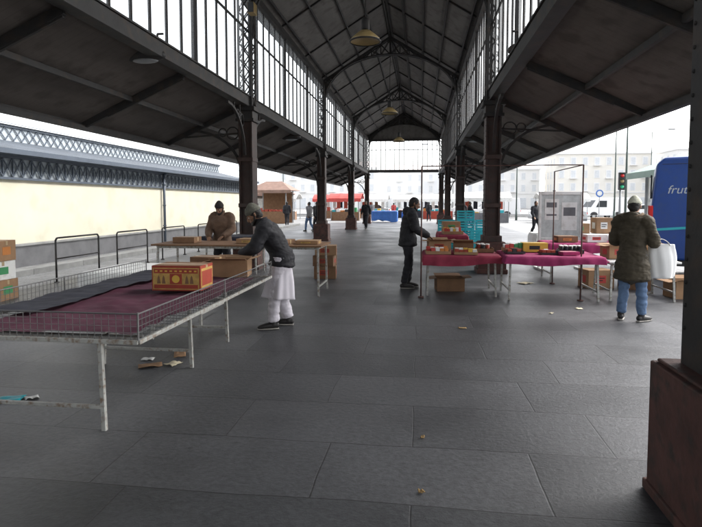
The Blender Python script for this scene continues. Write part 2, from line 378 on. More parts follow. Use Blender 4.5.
    for sx in(-1,1):
        ey.ell((sx*.031,.073,.112),(.012,.011,.008),Hd,10,6); pu.ell((sx*.031,.081,.112),(.005,.004,.006),Hd,8,6)
        eb.tube([(sx*.014,.094,.136),(sx*.032,.088,.141),(sx*.050,.074,.135)],[.004,.005,.003],side=(0,0,1),n=6,T=Hd)
    lp.tube([(-.022,.083,.051),(0,.094,.052),(.022,.083,.051)],[.003,.005,.003],side=(0,0,1),n=6,T=Hd)
    if hair:
        hr=P(None); hr.ell((0,-.020,.135),(.083,.096,.100)); hr.ell((0,-.045,.09),(.072,.062,.075))
        hr.v=[tuple(Hd@V(v)) for v in hr.v]; ex.append(remesh(hr,'hair',.009,'hair',2,.006,40))
    if beard:
        br=P(None); br.ell((0,.032,.030),(.055,.060,.042)); br.tube([(-.068,.0,.10),(-.058,.03,.045),(0,.075,.010),(.058,.03,.045),(.068,.0,.10)],[.010,.017,.026,.017,.010],side=(0,0,1))
        br.v=[tuple(Hd@V(v)) for v in br.v]; ex.append(remesh(br,'beard',.008,'hair',2,.004,50))
    if hat:
        ht=P(None); ht.ell((0,-.012,.165),(.086,.102,.084)); ht.ell((0,-.03,.19),(.062,.07,.075))
        ht.lathe([(0,.138),(.083,.138),(.090,.150),(.090,.172),(.083,.185),(0,.185)],n=24)
        k=len(ht.v)-24*6
        for q in range(k,len(ht.v)):
            x,y,z=ht.v[q]; ht.v[q]=(x,y*1.16-.012,z+ y*.12)
        ht.v=[tuple(Hd@V(v)) for v in ht.v]; ex.append(remesh(ht,'knit_hat',.008,hat,2))
    if collar:
        c=A('collar',jacket,smooth=True,solid=.008)
        def cm(t,a): return 1
        c.tube([nk+V((0,-.008,.0)),nk+V((0,.004,.05)),nk+V((0,.01,.078))],[.098,.080,.083],[.092,.078,.082],mod=cm,n=20)
    if kurta:
        c=A('tunic_skirt',kurta,smooth=True,solid=.006)
        top=V((pel.x,pel.y,hem+.05)); bot=V((pel.x,pel.y+.04,.40))
        def km(t,a): return 1+.09*t*math.sin(6*a+1.3)+.05*t*math.sin(11*a+4)+.02*math.sin(3*a+t*6)
        c.tube([top,top.lerp(bot,.25),top.lerp(bot,.6),bot],[.165,.178,.188,.205],[.13,.152,.185,.215],mod=km,n=72,sub=6)
    for sd,sx in(('L',-1),('R',1)):
        e=D['e'+sd];w=D['w'+sd]; d=(w-e).normalized()
        if handdir and sd in handdir: d=V(handdir[sd]).normalized()
        pn=V((-sx,0,0)) if abs(d.z)>.75 else V((0,0,-1))
        if handdir and sd+'n' in handdir: pn=V(handdir[sd+'n'])
        pn=(pn-d*pn.dot(d)).normalized(); xx=d.cross(-pn).normalized()
        Mx=Matrix((xx,d,-pn)).transposed().to_4x4(); Mx.translation=w-d*.01
        ts=1 if (xx.dot(V((-sx,0,0)) if abs(d.z)<=.75 else V((0,1,0)))>0) else -1
        hp=P(None)
        hp.tube([(0,-.03,0),(0,.01,0),(0,.05,0),(0,.085,-.002)],[.025,.027,.038,.037],[.019,.018,.015,.012],n=12)
        for i,(fx,ln) in enumerate(((.029,.070),(.010,.080),(-.010,.074),(-.028,.058))):
            fx*=ts; p0=V((fx,.075,0)); c0=curl*(.5+.1*i); p1=p0+V((fx*.12,math.cos(c0*.6),-math.sin(c0*.6)))*ln*.5; p2=p1+V((0,math.cos(c0*1.5),-math.sin(c0*1.5)))*ln*.3; p3=p2+V((0,math.cos(c0*2.4),-math.sin(c0*2.4)))*ln*.24
            hp.tube([p0,p1,p2,p3],[.0095,.009,.008,.0065],n=8,sub=3)
        hp.tube([(ts*.022,.02,-.004),(ts*.045,.045,-.012),(ts*.054,.072,-.020),(ts*.054,.092,-.030)],[.013,.011,.010,.008],n=8,sub=3)
        hp.v=[tuple(Mx@V(v)) for v in hp.v]
        ex.append(remesh(hp,'hand_'+('left' if sd=='L' else 'right'),.0045 if vox<.015 else .007,skin,1))
    A.extra=ex
    e=A.finish(); k=H/1.72; e.scale=(k,k,k); return e

# ================================================================ GROUND
g=Asm('ground'); g('g','piazza').grid(lambda u,v:(-400+800*u,-200+900*v,-.004),8,8); g.finish()
fl=Asm('hall_floor'); fl('f','floor').grid(lambda u,v:(-7.4+13.0*u,-20+64*v,0),4,16); fl.finish()
rd=Asm('road'); rd('r','asphalt').grid(lambda u,v:(-150+300*u,64+10*v,.0),4,2)
rd('lane_markings','paint'); 
for i in range(-30,30): rd.p['lane_markings'].add([(i*4,68.9,.004),(i*4+2,68.9,.004),(i*4+2,69.05,.004),(i*4,69.05,.004)],[(0,1,2,3)])
rd.finish()
kb=Asm('kerb'); kb('k','kerb',bevel=.01).box(-150,150,63.7,64,-.05,.12).box(-150,150,74,74.3,-.05,.12); kb.finish()
kb=Asm('kerb'); kb('k','kerb',bevel=.01)
for i in range(30): kb.p['k'].box(-8.9,-8.6,-16+i*1.8,-16+i*1.8+1.79,-.05,.13)
kb.finish()

# ================================================================ HALL
XL,XR=-4.15,1.64; XC=(XL+XR)/2; YS=[-17.0,-7.1,2.8,12.7,22.6,32.5,42.4]; Y0,Y1=-17.0,42.4
hall=Asm('market_hall')
ir=hall('iron_frame','iron',bevel=.006); lw=hall('column_shafts','ironred',bevel=.012); pl=hall('column_plinths','plinth',bevel=.02)
rv=hall('rivets','iron',smooth=True)
def riv(x,y,z,ax):
    r=.012
    rv.ell((x,y,z),(r,r,r),None,6,4)
for X in(XL,XR):
    for y in YS:
        near=(y==2.8 and X==XR)
        el=.06 if near else 0; ph=.735 if near else .70
        pl.box(X-.31-el,X+.31,y-.31,y+.31,0,ph)
        if not near: pl.box(X-.34,X+.34,y-.34,y+.34,0,.10)
        else: pl.box(X-.385,X+.33,y-.33,y+.33,0,.06)
        pl.box(X-.285-el,X+.285,y-.285,y+.285,ph,ph+.02)
        s_=ir if near else lw
        hw=.262 if near else .17
        s_.box(X-hw,X-hw+.025,y-.20,y+.20,ph+.02,3.55); s_.box(X+hw-.025,X+hw,y-.20,y+.20,ph+.02,3.55); s_.box(X-hw+.025,X+hw-.025,y-.13,y+.13,ph+.02,3.55)
        s_.box(X-hw+.025,X-hw+.045,y-.20,y-.13,ph+.02,3.55);s_.box(X+hw-.045,X+hw-.025,y-.20,y-.13,ph+.02,3.55)
        if not near:
            s_.box(X-.215,X+.215,y-.235,y+.235,.722,.86)
            for zz in (1.5,2.6): s_.box(X-.185,X+.185,y-.215,y+.215,zz,zz+.10)
        if y<15:
            for k in range(22):
                z=.95+k*.12
                for yy in(-.17,.17): riv(X-hw,y+yy,z,0)
                riv(X-hw+.035,y-.20,z,0); riv(X+hw-.035,y-.20,z,0)
        ir.box(X-.22,X+.22,y-.25,y+.25,3.55,3.62); ir.box(X-.19,X+.19,y-.22,y+.22,3.62,3.80); ir.box(X-.25,X+.25,y-.28,y+.28,3.80,3.90)
        for dx in(-.15,.15):
            for dy in(-.17,.17): ir.box(X+dx-.025,X+dx+.025,y+dy-.025,y+dy+.025,3.90,6.6)
        zz=3.95; st=.36
        while zz<6.4:
            for dx in(-.162,.162):
                ir.beam((X+dx,y-.15,zz),(X+dx,y+.15,zz+st),.035,.008,(1,0,0)); ir.beam((X+dx*1.05,y+.15,zz),(X+dx*1.05,y-.15,zz+st),.035,.008,(1,0,0))
            for dy in(-.182,.182):
                ir.beam((X-.13,y+dy,zz),(X+.13,y+dy,zz+st),.035,.008,(0,1,0)); ir.beam((X+.13,y+dy*1.05,zz),(X-.13,y+dy*1.05,zz+st),.035,.008,(0,1,0))
            zz+=st
        for sg in(-1,1):
            pr=None
            for k in range(9):
                a=k/8*math.pi/2; p=(X,y+sg*(.24+1.15*(1-math.cos(a))),2.75+1.05*math.sin(a))
                if pr: ir.beam(pr,p,.06,.06,(1,0,0))
                if k in(2,4,6): ir.beam(p,(X,y+sg*.22 if k==2 else p[1],p[2]+.0 if k==2 else 3.88),.03,.03,(1,0,0))
                pr=p
            for k in range(3):
                c=V((X,y+sg*(.42+.14*k),3.55+.06*k)); r=.14-.03*k
                for q in range(10):
                    a0=q*math.pi/5;a1=(q+1)*math.pi/5
                    ir.beam(c+V((0,r*math.cos(a0),r*math.sin(a0))),c+V((0,r*math.cos(a1),r*math.sin(a1))),.03,.015,(1,0,0))
gl=hall('clerestory_glazing','glass')
for X in(XL,XR):
    ir.box(X-.11,X+.11,Y0,Y1,3.905,4.13); ir.box(X-.14,X+.14,Y0,Y1,4.13,4.16); ir.box(X-.12,X+.12,Y0,Y1,6.58,6.76)
    ir.box(X-.022,X+.022,Y0,Y1,5.72,5.76)
    n=int((Y1-Y0)/.55)
    for i in range(n+1):
        y=Y0+i*(Y1-Y0)/n; big=(i%6==0)
        w=.032 if not big else .055
        ir.box(X-.024-(.03 if big else 0),X+.024+(.03 if big else 0),y-w/2,y+w/2,4.16,6.58)
    gl.add([(X+.003,Y0,4.16),(X+.003,Y1,4.16),(X+.003,Y1,6.58),(X+.003,Y0,6.58)],[(0,1,2,3)])
rf=hall('roof_covering','rooftop'); bd=hall('ceiling','board')
ZE,ZR=6.80,8.70
for sg,X in((-1,XL-.35),(1,XR+.35)):
    a=V((X,0,ZE-.12)); b=V((XC,0,ZR))
    nn=V((-(b-a).z,0,(b-a).x)).normalized()*(1 if sg<0 else -1)
    for (o,part) in((0,bd),(.07,rf)):
        part.add([a+nn*o+V((0,Y0-.4,0)),b+nn*o+V((0,Y0-.4,0)),b+nn*o+V((0,Y1+.4,0)),a+nn*o+V((0,Y1+.4,0))],[(0,1,2,3)])
    for t in(.16,.37,.58,.79,.97):
        p=a.lerp(b,t)-nn*.065
        ir.beam(p+V((0,Y0,0)),p+V((0,Y1,0)),.05,.11,tuple(nn))
    y=Y0+3.3
    while y<Y1:
        ir.beam(a+V((0,y,0))-nn*.03,b+V((0,y,0))-nn*.03,.05,.05,tuple(nn)); y+=3.3
HW=(XR-XL)/2
for y in YS:
    for dyy in(-.09,.09):
        yy=y+dyy
        for sg in(-1,1):
            ir.beam((XC+sg*(HW-.02),yy,6.66),(XC,yy,8.42),.05,.10,(0,0,1))
        pr=None; lowp=[];N_=22
        for k in range(N_+1):
            a=math.pi*k/N_; p=V((XC-(HW-.12)*math.cos(a),yy,5.62+2.12*math.sin(a)**.85)); lowp.append(p)
            if pr: ir.beam(pr,p,.05,.08,(0,1,0))
            pr=p
        def up(x): return 6.66+(8.42-6.66)*(1-abs(x-XC)/(HW-.02))
        for k in range(1,N_):
            p=lowp[k]; ir.beam(p,(p.x,yy,up(p.x)-.03),.03,.03,(0,1,0))
            if k<N_-1:
                q=lowp[k+1]; 
                ir.beam(p,(q.x,yy,up(q.x)-.03),.028,.012,(0,1,0)); ir.beam(q,(p.x,yy-.01,up(p.x)-.03),.028,.012,(0,1,0))
    ir.beam((XC,y,7.7),(XC,y,8.6),.07,.07,(0,1,0))
cb=hall('canopy_ceiling','board2'); ct=hall('canopy_roof','rooftop')
for X,XO,sg in((XL,-6.25,-1),(XR,3.65,1)):
    zi,zo=4.02,3.10; xi=X+sg*.12
    cb.add([(xi,Y0-.4,zi),(XO,Y0-.4,zo),(XO,Y1+.4,zo),(xi,Y1+.4,zi)],[(0,1,2,3)])
    ct.add([(xi,Y0-.4,zi+.05),(XO,Y0-.4,zo+.05),(XO,Y1+.4,zo+.05),(xi,Y1+.4,zi+.05)],[(0,1,2,3)])
    def zz(x): return zi+(zo-zi)*(x-xi)/(XO-xi)
    ir.box(min(XO,XO+sg*.12),max(XO,XO+sg*.12),Y0-.4,Y1+.4,2.98,3.17)
    ir.box(min(XO,XO-sg*.07),max(XO,XO-sg*.07),Y0-.4,Y1+.4,2.95,3.05)
    for t in(.5,):
        x=xi+(XO-xi)*t; ir.box(x-.03,x+.03,Y0-.4,Y1+.4,zz(x)-.10,zz(x)-.012)
    y=Y0
    while y<Y1+.1:
        ir.beam((xi,y,zi-.10),(XO,y,zo-.05),.07,.12)
        ir.beam((X+sg*.12,y,3.30 if (round((y-Y0)/3.3)%3)==0 else 3.85),(XO-sg*.5,y,zz(XO-sg*.5)-.12),.045,.045)
        y+=3.3
    for y in YS:
        pr=None
        for k in range(9):
            a=k/8*math.pi/2; p=(X+sg*(.18+1.25*(1-math.cos(a))),y,2.35+1.02*math.sin(a)**1)
            if pr: ir.beam(pr,p,.06,.06,(0,1,0))
            pr=p
        for k in range(2):
            c=V((X+sg*(.38+.25*k),y,3.30+.02*k)); r=.15-.05*k
            for q in range(10):
                a0=q*math.pi/5;a1=(q+1)*math.pi/5
                ir.beam(c+V((r*math.cos(a0),0,r*math.sin(a0))),c+V((r*math.cos(a1),0,r*math.sin(a1))),.03,.015,(0,1,0))
for y in(Y1,):
    ir.box(XL+.2,XR-.2,y-.08,y+.08,4.0,4.22); ir.box(XL+.2,XR-.2,y-.07,y+.07,6.45,6.6); ir.box(XL+.2,XR-.2,y-.03,y+.03,5.75,5.79)
    n=16
    for i in range(1,n):
        x=XL+(XR-XL)*i/n; ir.box(x-.02,x+.02,y-.03,y+.03,4.22,6.45)
    gl.add([(XL,y,4.2),(XR,y,4.2),(XR,y,6.5),(XL,y,6.5)],[(0,1,2,3)])
    bd.add([(XL,y+.15,6.55),(XR,y+.15,6.55),(XR+.3,y+.15,6.7),(XC,y+.15,8.72),(XL-.3,y+.15,6.7)],[(0,1,2,3,4)])
hall.finish()

for y in(12.7,22.6,32.5):
    a=Asm('pendant_lamp',(XC,y-.35,5.3))
    a('shade','lampglass',smooth=True).lathe([(.06,.22),(.12,.20),(.22,.12),(.33,.02),(.345,-.03),(.335,-.03),(.30,.0),(.0,.06)],n=28)
    a('housing','iron',smooth=True).lathe([(0,.5),(.05,.5),(.09,.45),(.10,.25),(.07,.21),(0,.21)],n=16)
    a('rim','iron',smooth=True).lathe([(.335,-.05),(.36,-.05),(.36,-.02),(.335,-.02)],n=28)
    a('cable','iron').cyl((0,0,.5),(0,.30,2.6),.012,n=6)
    a.finish()
def flood(x,y,z,sg):
    a=Asm('wall_floodlight',(x,y,z))
    a('housing','iron',smooth=True).tube([(-.36,0,0),(-.28,0,.03),(0,0,.05),(.22,0,.03),(.32,0,0)],[.05,.12,.17,.13,.05],[.04,.10,.13,.10,.04],side=(0,1,0),n=16)
    a('lens','polygrey',smooth=True).ell((0,0,-.06),(.22,.10,.045))
    a('arm','iron').cyl((-sg*.2,0,.05),(-sg*.2,.02,.35),.018,n=8).cyl((-sg*.2,.02,.35),(-sg*.3,.02,.35),.018,n=8)
    a.finish()
flood(-4.35,8.2,3.93,-1); flood(1.85,9.6,4.18,1); flood(-4.4,18.2,3.85,-1); flood(1.9,19.5,3.85,1)
a=Asm('loudspeaker',(XL+.3,12.2,6.05)); a('box','lampglass',bevel=.01).box(-.08,.08,-.12,.12,-.12,.12); a('grille','black').box(-.07,.07,-.13,-.121,-.11,.11); a.finish()

# ================================================================ LEFT PAVILION
pv=Asm('market_pavilion'); X=-10.0; ya,yb=-6,31.5
pv('base','greybase',bevel=.01).box(X-.3,X+.08,ya,yb,-.02,.52); pv('base_cap','kerb',bevel=.01).box(X-.3,X+.12,ya,yb,.52,.58)
pv('wall','cream').box(X-.3,X,ya,yb,.58,2.18)
bs=pv('frieze_steel','bluegrey'); 
pv('frieze_panel','frieze').box(X-.3,X-.02,ya,yb,2.24,2.70)
bs.box(X-.3,X+.07,ya,yb,2.18,2.24); bs.box(X-.3,X+.07,ya,yb,2.70,2.77); bs.box(X-.35,X+.28,ya,yb,2.77,2.86)
y=ya
while y<yb-.3:
    bs.beam((X+.02,y,2.24),(X+.02,y+.33,2.70),.018,.03,(0,1,0)); bs.beam((X+.03,y+.33,2.24),(X+.03,y,2.70),.018,.03,(0,1,0)); bs.box(X,X+.04,y-.012,y+.012,2.24,2.70); y+=.33
cr_=pv('roof','corr'); cr_.add([(X+.3,ya,2.87),(X-2.1,ya,3.45),(X-2.1,yb,3.45),(X+.3,yb,2.87)],[(0,1,2,3)])
pv('gutter','bluegrey').box(X+.28,X+.40,ya,yb,2.78,2.90)
pv('monitor_wall','frieze').box(X-2.3,X-2.1,ya,yb,3.4,3.86)
bs.box(X-2.3,X-2.04,ya,yb,3.84,3.92)
y=ya
while y<yb-.3:
    bs.beam((X-2.08,y,3.46),(X-2.08,y+.33,3.84),.018,.03,(0,1,0)); bs.beam((X-2.07,y+.33,3.46),(X-2.07,y,3.84),.018,.03,(0,1,0)); y+=.33
cr_.add([(X-1.95,ya,3.93),(X-6,ya,4.75),(X-6,yb,4.75),(X-1.95,yb,3.93)],[(0,1,2,3)])
pv('end_wall','cream').box(X-10,X-.3,yb-.3,yb,0,2.8)
dp=pv('downpipe','bluegrey',smooth=True); dp.cyl((X+.10,19.9,.1),(X+.10,19.9,2.7),.05,n=12)
for z in(.7,1.5,2.3): dp.cyl((X+.10,19.9,z),(X+.10,19.9,z+.05),.065,n=12)
dp.cyl((X+.10,19.9,2.7),(X+.34,19.9,2.82),.05,n=10)
pv.finish()

for y in(9.9,12.1,14.4,16.9,19.2,21.5):
    a=Asm('barrier_rail',(-7.25,y,0)); p=a('rail','iron',smooth=True)
    w=1.45; p.path([(0,0,0),(0,0,.85),(0,.03,.89),(0,.07,.9),(0,w-.07,.9),(0,w-.03,.89),(0,w,.85),(0,w,0)],.019,10); p.cyl((0,0,.48),(0,w,.48),.014,n=8); p.cyl((0,0,.0),(0,0,.02),.05,n=12); p.cyl((0,w,.0),(0,w,.02),.05,n=12)
    a.finish()

# ================================================================ TABLES
def drape(p,x0,x1,y0,y1,z,drop,seed=0,sag=.006):
    rnd=random.Random(seed); ph=[rnd.random()*6 for _ in range(4)]
    nx=max(8,int((x1-x0)/.05)); ny=max(8,int((y1-y0)/.05)); b=drop
    def fn(u,v):
        X_=(x0-b)+(x1-x0+2*b)*u; Y_=(y0-b)+(y1-y0+2*b)*v
        dx=max(x0-X_,0,X_-x1); dy=max(y0-Y_,0,Y_-y1)
        cx=min(max(X_,x0),x1); cy=min(max(Y_,y0),y1)
        d=max(dx,dy); 
        w=.018*math.sin(9*(cx+cy)+ph[0])+.012*math.sin(23*(cx-cy)+ph[1])
        out=(.012+abs(w)*min(1,d/.08)) if d>0 else 0
        ox=(-1 if X_<x0 else 1 if X_>x1 else 0)*out if dx>=dy*.5 else 0
        oy=(-1 if Y_<y0 else 1 if Y_>y1 else 0)*out if dy>=dx*.5 else 0
        zz=z-d*(1+.35*noise.noise(V((cx*2.3,cy*2.3,seed+.5)))) + (sag*noise.noise(V((cx*4,cy*4,seed)))+sag if d==0 else 0)
        return (cx+ox,cy+oy,zz)
    p.grid(fn,nx+12,ny+12)
def table(name,x0,x1,y0,y1,H,cloth=None,drop=.12,leg='legpaint',seed=0,top='white',rz=0):
    cx,cy=(x0+x1)/2,(y0+y1)/2; a=Asm(name,(cx,cy,0),rz); w,d=(x1-x0)/2,(y1-y0)/2
    a('top',top,bevel=.004).box(-w,w,-d,d,H-.03,H)
    p=a('legs',leg)
    for sx in(-1,1):
        for sy in(-1,1):
            bx=sx*(w-.08); by=sy*(d-.08); p.beam((bx,by*.92,H-.031),(bx+sx*.02,by,0),.032,.032,(0,1,0))
        p.beam((sx*(w-.07),-(d-.09),.16),(sx*(w-.07),(d-.09),.16),.025,.025)
        p.beam((sx*(w-.07),-(d-.1),H-.05),(sx*(w-.07),(d-.1),H-.05),.03,.03)
    for sy in(-1,1): p.beam((-(w-.08),sy*(d-.1),H-.055),((w-.08),sy*(d-.1),H-.055),.03,.04)
    if cloth: drape(a('cloth',cloth,smooth=True),-w-.012,w+.012,-d-.012,d+.012,H+.006,drop,seed)
    return a.finish()
a=Asm('wire_display_table',(0,0,0)); x0,x1,y0,y1,H=-3.42,-1.80,3.22,6.35,.70
fr=a('frame','legpaint',bevel=.003)
for (p,q) in(((x0,y0),(x1,y0)),((x0,y1),(x1,y1)),((x0,y0),(x0,y1)),((x1,y0),(x1,y1)),((x0,4.78),(x1,4.78))): fr.beam((p[0],p[1],H),(q[0],q[1],H),.028,.028)
for y in(3.46,4.92,5.9):
    for x in(-3.08,-2.22): fr.beam((x,y,H-.02),(x+(.03 if x>-2.5 else -.03),y-.02,0),.032,.032,(0,1,0))
    fr.beam((-3.09,y-.02,.17),(-2.21,y-.02,.17),.026,.026); fr.beam((-3.3,y,H-.037),(-1.9,y,H-.037),.03,.035)
fr.beam((-2.22,3.46,H-.05),(-2.22,5.9,H-.05),.03,.03); fr.beam((-3.08,3.46,H-.05),(-3.08,5.9,H-.05),.03,.03)
wr=a('wire_mesh','wire')
hh=.185
def side(p,q):
    p=V(p);q=V(q);L=(q-p).length;n=int(L/.05)
    for i in range(n+1):
        c=p.lerp(q,i/n)
        wr.cyl(c+V((0,0,H)),c+V((0,0,H+hh)),.0022,n=4)
    for k in range(5):
        z=H+.018+hh*k/4*.92; wr.cyl(p+V((0,0,z)),q+V((0,0,z)),.0022,n=4)
    wr.cyl(p+V((0,0,H+hh)),q+V((0,0,H+hh)),.006,n=8)
for p,q in(((x0,y0,0),(x1,y0,0)),((x1,y0,0),(x1,y1,0)),((x0,y0,0),(x0,y1,0))): side(p,q)
for c in((x0,y0),(x1,y0),(x1,4.78),(x0,4.78),(x1,y1),(x0,y1)): wr.cyl((c[0],c[1],H),(c[0],c[1],H+hh+.01),.007,n=8)
for i in range(int((y1-y0)/.1)): wr.cyl((x0,y0+.05+i*.1,H-.005),(x1,y0+.05+i*.1,H-.005),.003,n=4)
def cl(part,xa,xb,ya_,yb_,z,sd,amp):
    def fn(u,v):
        x=xa+(xb-xa)*u; y=ya_+(yb_-ya_)*v
        ex_=.05*noise.noise(V((x*3,y*3,sd))); 
        n1=noise.noise(V((x*2.2,y*2.2,sd))); n2=abs(noise.noise(V((x*6+n1,y*5,sd+3))))
        return (x+ex_*(1 if u<.01 or u>.99 else .3),y+ex_*(1 if v<.01 or v>.99 else .3),z+amp*(.5+.5*n1)+amp*.8*n2)
    part.grid(fn,50,90)
cl(a('burgundy_cover','burg',smooth=True),-3.12,-1.85,3.27,6.0,.715,1,.038)
cl(a('navy_cover','navy',smooth=True),-3.36,-2.92,3.7,6.25,.752,5,.025)
a.finish()

table('white_cloth_table',-4.4,-2.75,6.5,7.6,.69,'whitecloth',.20,seed=3)
table('market_table',-4.7,-1.65,8.9,9.9,.88,None,.03,seed=4,top='carddark')
table('market_table',-4.9,-3.6,11.6,12.4,.84,'navy',.1,seed=9)
table('market_table',.08,1.36,9.25,10.35,.70,'redcloth',.16,seed=5)
table('market_table',1.42,2.95,9.0,10.1,.72,'magenta',.12,seed=6)
table('market_table',3.05,4.15,9.1,10.1,.66,None,.05,seed=7)
table('market_table',2.6,4.4,11.2,12.2,.78,'magenta',.16,seed=8)
table('market_table',.5,1.2,13.8,15.6,.78,'redcloth',.16,seed=11)
table('market_table',3.0,5.2,14.2,15.2,.8,'whitecloth',.3,seed=12)
table('market_table',5.6,7.2,15.6,16.6,.8,'magenta',.2,seed=13)

def stallframe(x0,x1,y0,y1,H,nm='stall_frame'):
    a=Asm(nm); p=a('poles','poledark',smooth=True); r=.0125
    for x in(x0,x1):
        p.cyl((x,y0,0),(x,y0,H),r,n=10); p.cyl((x,y0,0),(x,y0,.02),.05,n=12)
    p.cyl((x1,y1,0),(x1,y1,H),r,n=10); p.cyl((x1,y1,0),(x1,y1,.02),.05,n=12)
    p.cyl((x0,y0,H),(x1,y0,H),r*.7,n=8); p.cyl((x1,y0,H),(x1,y1,H),r*.7,n=8)
    a.finish()
stallframe(.03,2.62,9.12,11.0,2.22)

def cbox(x,y,z,w,d,h,rz=0,kind='card',open_=False,prints=None,name='cardboard_box'):
    a=Asm(name,(x,y,z),rz); t=.006; w/=2;d/=2
    p=a('walls',kind,bevel=.002)
    p.box(-w,w,-d,d,0,t); p.box(-w,w,-d,-d+t,t,h); p.box(-w,w,d-t,d,t,h); p.box(-w,-w+t,-d+t,d-t,t,h); p.box(w-t,w,-d+t,d-t,t,h)
    if open_:
        for (c,ax,an) in((-d,'x',-1),(d,'x',1)):
            a_=.9*random.uniform(.5,1.2); L=d*.9
            p.beam((0,c,h),(0,c+an*L*math.cos(a_-.3),h+L*math.sin(a_-.3)*.6),w*2-.01,.004,(0,0,1))
        for an in(-1,1):
            L=w*.6; p.beam((an*w,0,h),(an*(w+L*.9),0,h-L*random.uniform(-.3,.5)),d*2-.01,.004,(0,0,1))
        a('contents','navy',smooth=True).grid(lambda u,v:(-w+t+(2*w-2*t)*u,-d+t+(2*d-2*t)*v,h*.7+.03*noise.noise(V((u*5,v*5,x)))),10,10)
    else:
        p.box(-w,w,-d,-.002,h,h+.005); p.box(-w,w,.002,d,h,h+.005)
        a('tape','tape').box(-w-.001,w+.001,-.025,.025,h+.0055,h+.0065).box(w+.001,w+.002,-.025,.025,h-.07,h)
    if prints=='tea':
        q=a('print','gold'); q.box(-w*.95,w*.95,-d-.003,-d-.0015,h*.06,h*.94); q2=a('print_field','cardred'); q2.box(-w*.90,w*.90,-d-.005,-d-.0035,h*.72,h*.90).box(-w*.90,w*.90,-d-.005,-d-.0035,h*.10,h*.26).box(-w*.25,w*.25,-d-.005,-d-.0035,h*.28,h*.70)
        q3=a('print_ornament','yellow'); q3.cyl((0,-d-.0055,h*.49),(0,-d-.0068,h*.49),h*.16,n=24)
        for k in range(-4,5): q3.box(k*w*.2-.012,k*w*.2+.012,-d-.0065,-d-.0055,h*.78,h*.84)
        q4=a('print_figures','carddark'); 
        for k in(-.7,-.5,.45,.65): q4.prism([(k*w-.018,h*.3),(k*w+.018,h*.3),(k*w+.008,h*.55),(k*w,h*.64),(k*w-.010,h*.55)],-d-.0065,-d-.0035)
        q.box(w+.0015,w+.003,-d*.9,d*.9,h*.1,h*.9); q2.box(w+.0035,w+.005,-d*.8,d*.8,h*.2,h*.8)
        a('lid_print','carddark').box(-w*.98,w*.98,-d*.98,-.03,h+.0065,h+.0075).box(-w*.98,w*.98,.03,d*.98,h+.0065,h+.0075)
    elif prints:
        q=a('label',prints); q.box(-w*.5,w*.35,-d-.003,-d-.0015,h*.3,h*.72); q.box(w+.0015,w+.003,-d*.5,d*.4,h*.3,h*.7)
        q.box(-w-.003,-w-.0015,-d*.5,d*.4,h*.3,h*.7)
        a('small_print','black').box(-w*.4,w*.1,-d-.0045,-d-.0035,h*.42,h*.47).box(-w*.4,w*.25,-d-.0045,-d-.0035,h*.55,h*.6)
    return a.finish()
cbox(-2.30,4.98,.765,.48,.33,.235,.03,'cardred',prints='tea',name='tea_carton')
cbox(-2.20,6.08,.745,.42,.32,.20,.15,'card',True); cbox(-2.50,6.10,.745,.32,.28,.22,-.1,'carddark',False)
cbox(-2.0,11.3,0,.46,.40,.26,.1,'carddark',prints='cardred'); cbox(-2.01,11.3,.268,.44,.40,.22,-.05,'carddark',prints='cardred'); cbox(-1.99,11.32,.497,.45,.38,.20,.12,'card',prints='cardred')
cbox(-7.05,8.0,0,.6,.5,.33,.1,'card',prints='green'); cbox(-7.08,8.0,.338,.58,.5,.30,-.08,'white',prints='green'); cbox(-7.05,8.02,.648,.56,.45,.33,.1,'card',prints='orange')
for i,(x,w,h,k) in enumerate(((-4.2,.4,.10,'carddark'),(-3.0,.42,.08,'card'),(-2.5,.5,.07,'carddark'),(-1.95,.4,.06,'card'))):
    cbox(x,9.3,.885,w,.35,h,random.uniform(-.3,.3),k,False,'gold' if i%2 else None)
def tray(x,y,z,w,d,rz,cols,kind='card',item='jar',h=.1,nm='tray_of_goods'):
    a=Asm(nm,(x,y,z),rz); w/=2;d/=2; t=.006; p=a('tray',kind)
    p.box(-w,w,-d,d,0,t).box(-w,w,-d,-d+t,t,h*.55).box(-w,w,d-t,d,t,h*.55).box(-w,-w+t,-d+t,d-t,t,h*.55).box(w-t,w,-d+t,d-t,t,h*.55)
    s=.075; nx=int((2*w-.02)/s); ny=int((2*d-.02)/s)
    for i in range(nx):
        for j in range(ny):
            if random.random()<.12: continue
            c=cols[(i//2+random.randint(0,1))%len(cols)]; X=-w+.045+i*s; Y=-d+.045+j*s
            if item=='jar':
                a('goods_'+c,c,smooth=True).cyl((X,Y,t),(X,Y,t+h),.03,n=12); a('lids','white').cyl((X,Y,t+h+.001),(X,Y,t+h+.014),.031,n=12)
            else:
                hh=h*random.uniform(.75,1.25); a('goods_'+c,c,bevel=.004).box(X-.034,X+.034,Y-.03,Y+.03,t,t+hh)
    a.finish()
Z1=.72
tray(.32,9.5,Z1,.42,.34,.05,['red','white','orange'],'card','pack',.10); tray(.80,9.48,Z1,.40,.32,-.05,['white','cardred','yellow'],'card','pack',.08)
cbox(.35,9.95,Z1,.40,.32,.20,.1,'card',True,'cardred'); cbox(.80,10.0,Z1,.36,.3,.16,-.1,'carddark',True); tray(1.17,9.95,Z1,.3,.34,0,['cardred','black'],'carddark','jar',.13)
Z2=.742
cbox(2.02,9.85,Z2,.42,.25,.155,.02,'yellow',prints='black',name='yellow_carton'); tray(1.62,9.5,Z2,.3,.3,.1,['black','cardred'],'black','pack',.07); tray(2.6,9.7,Z2,.4,.3,-.1,['black','navy'],'black','jar',.11)
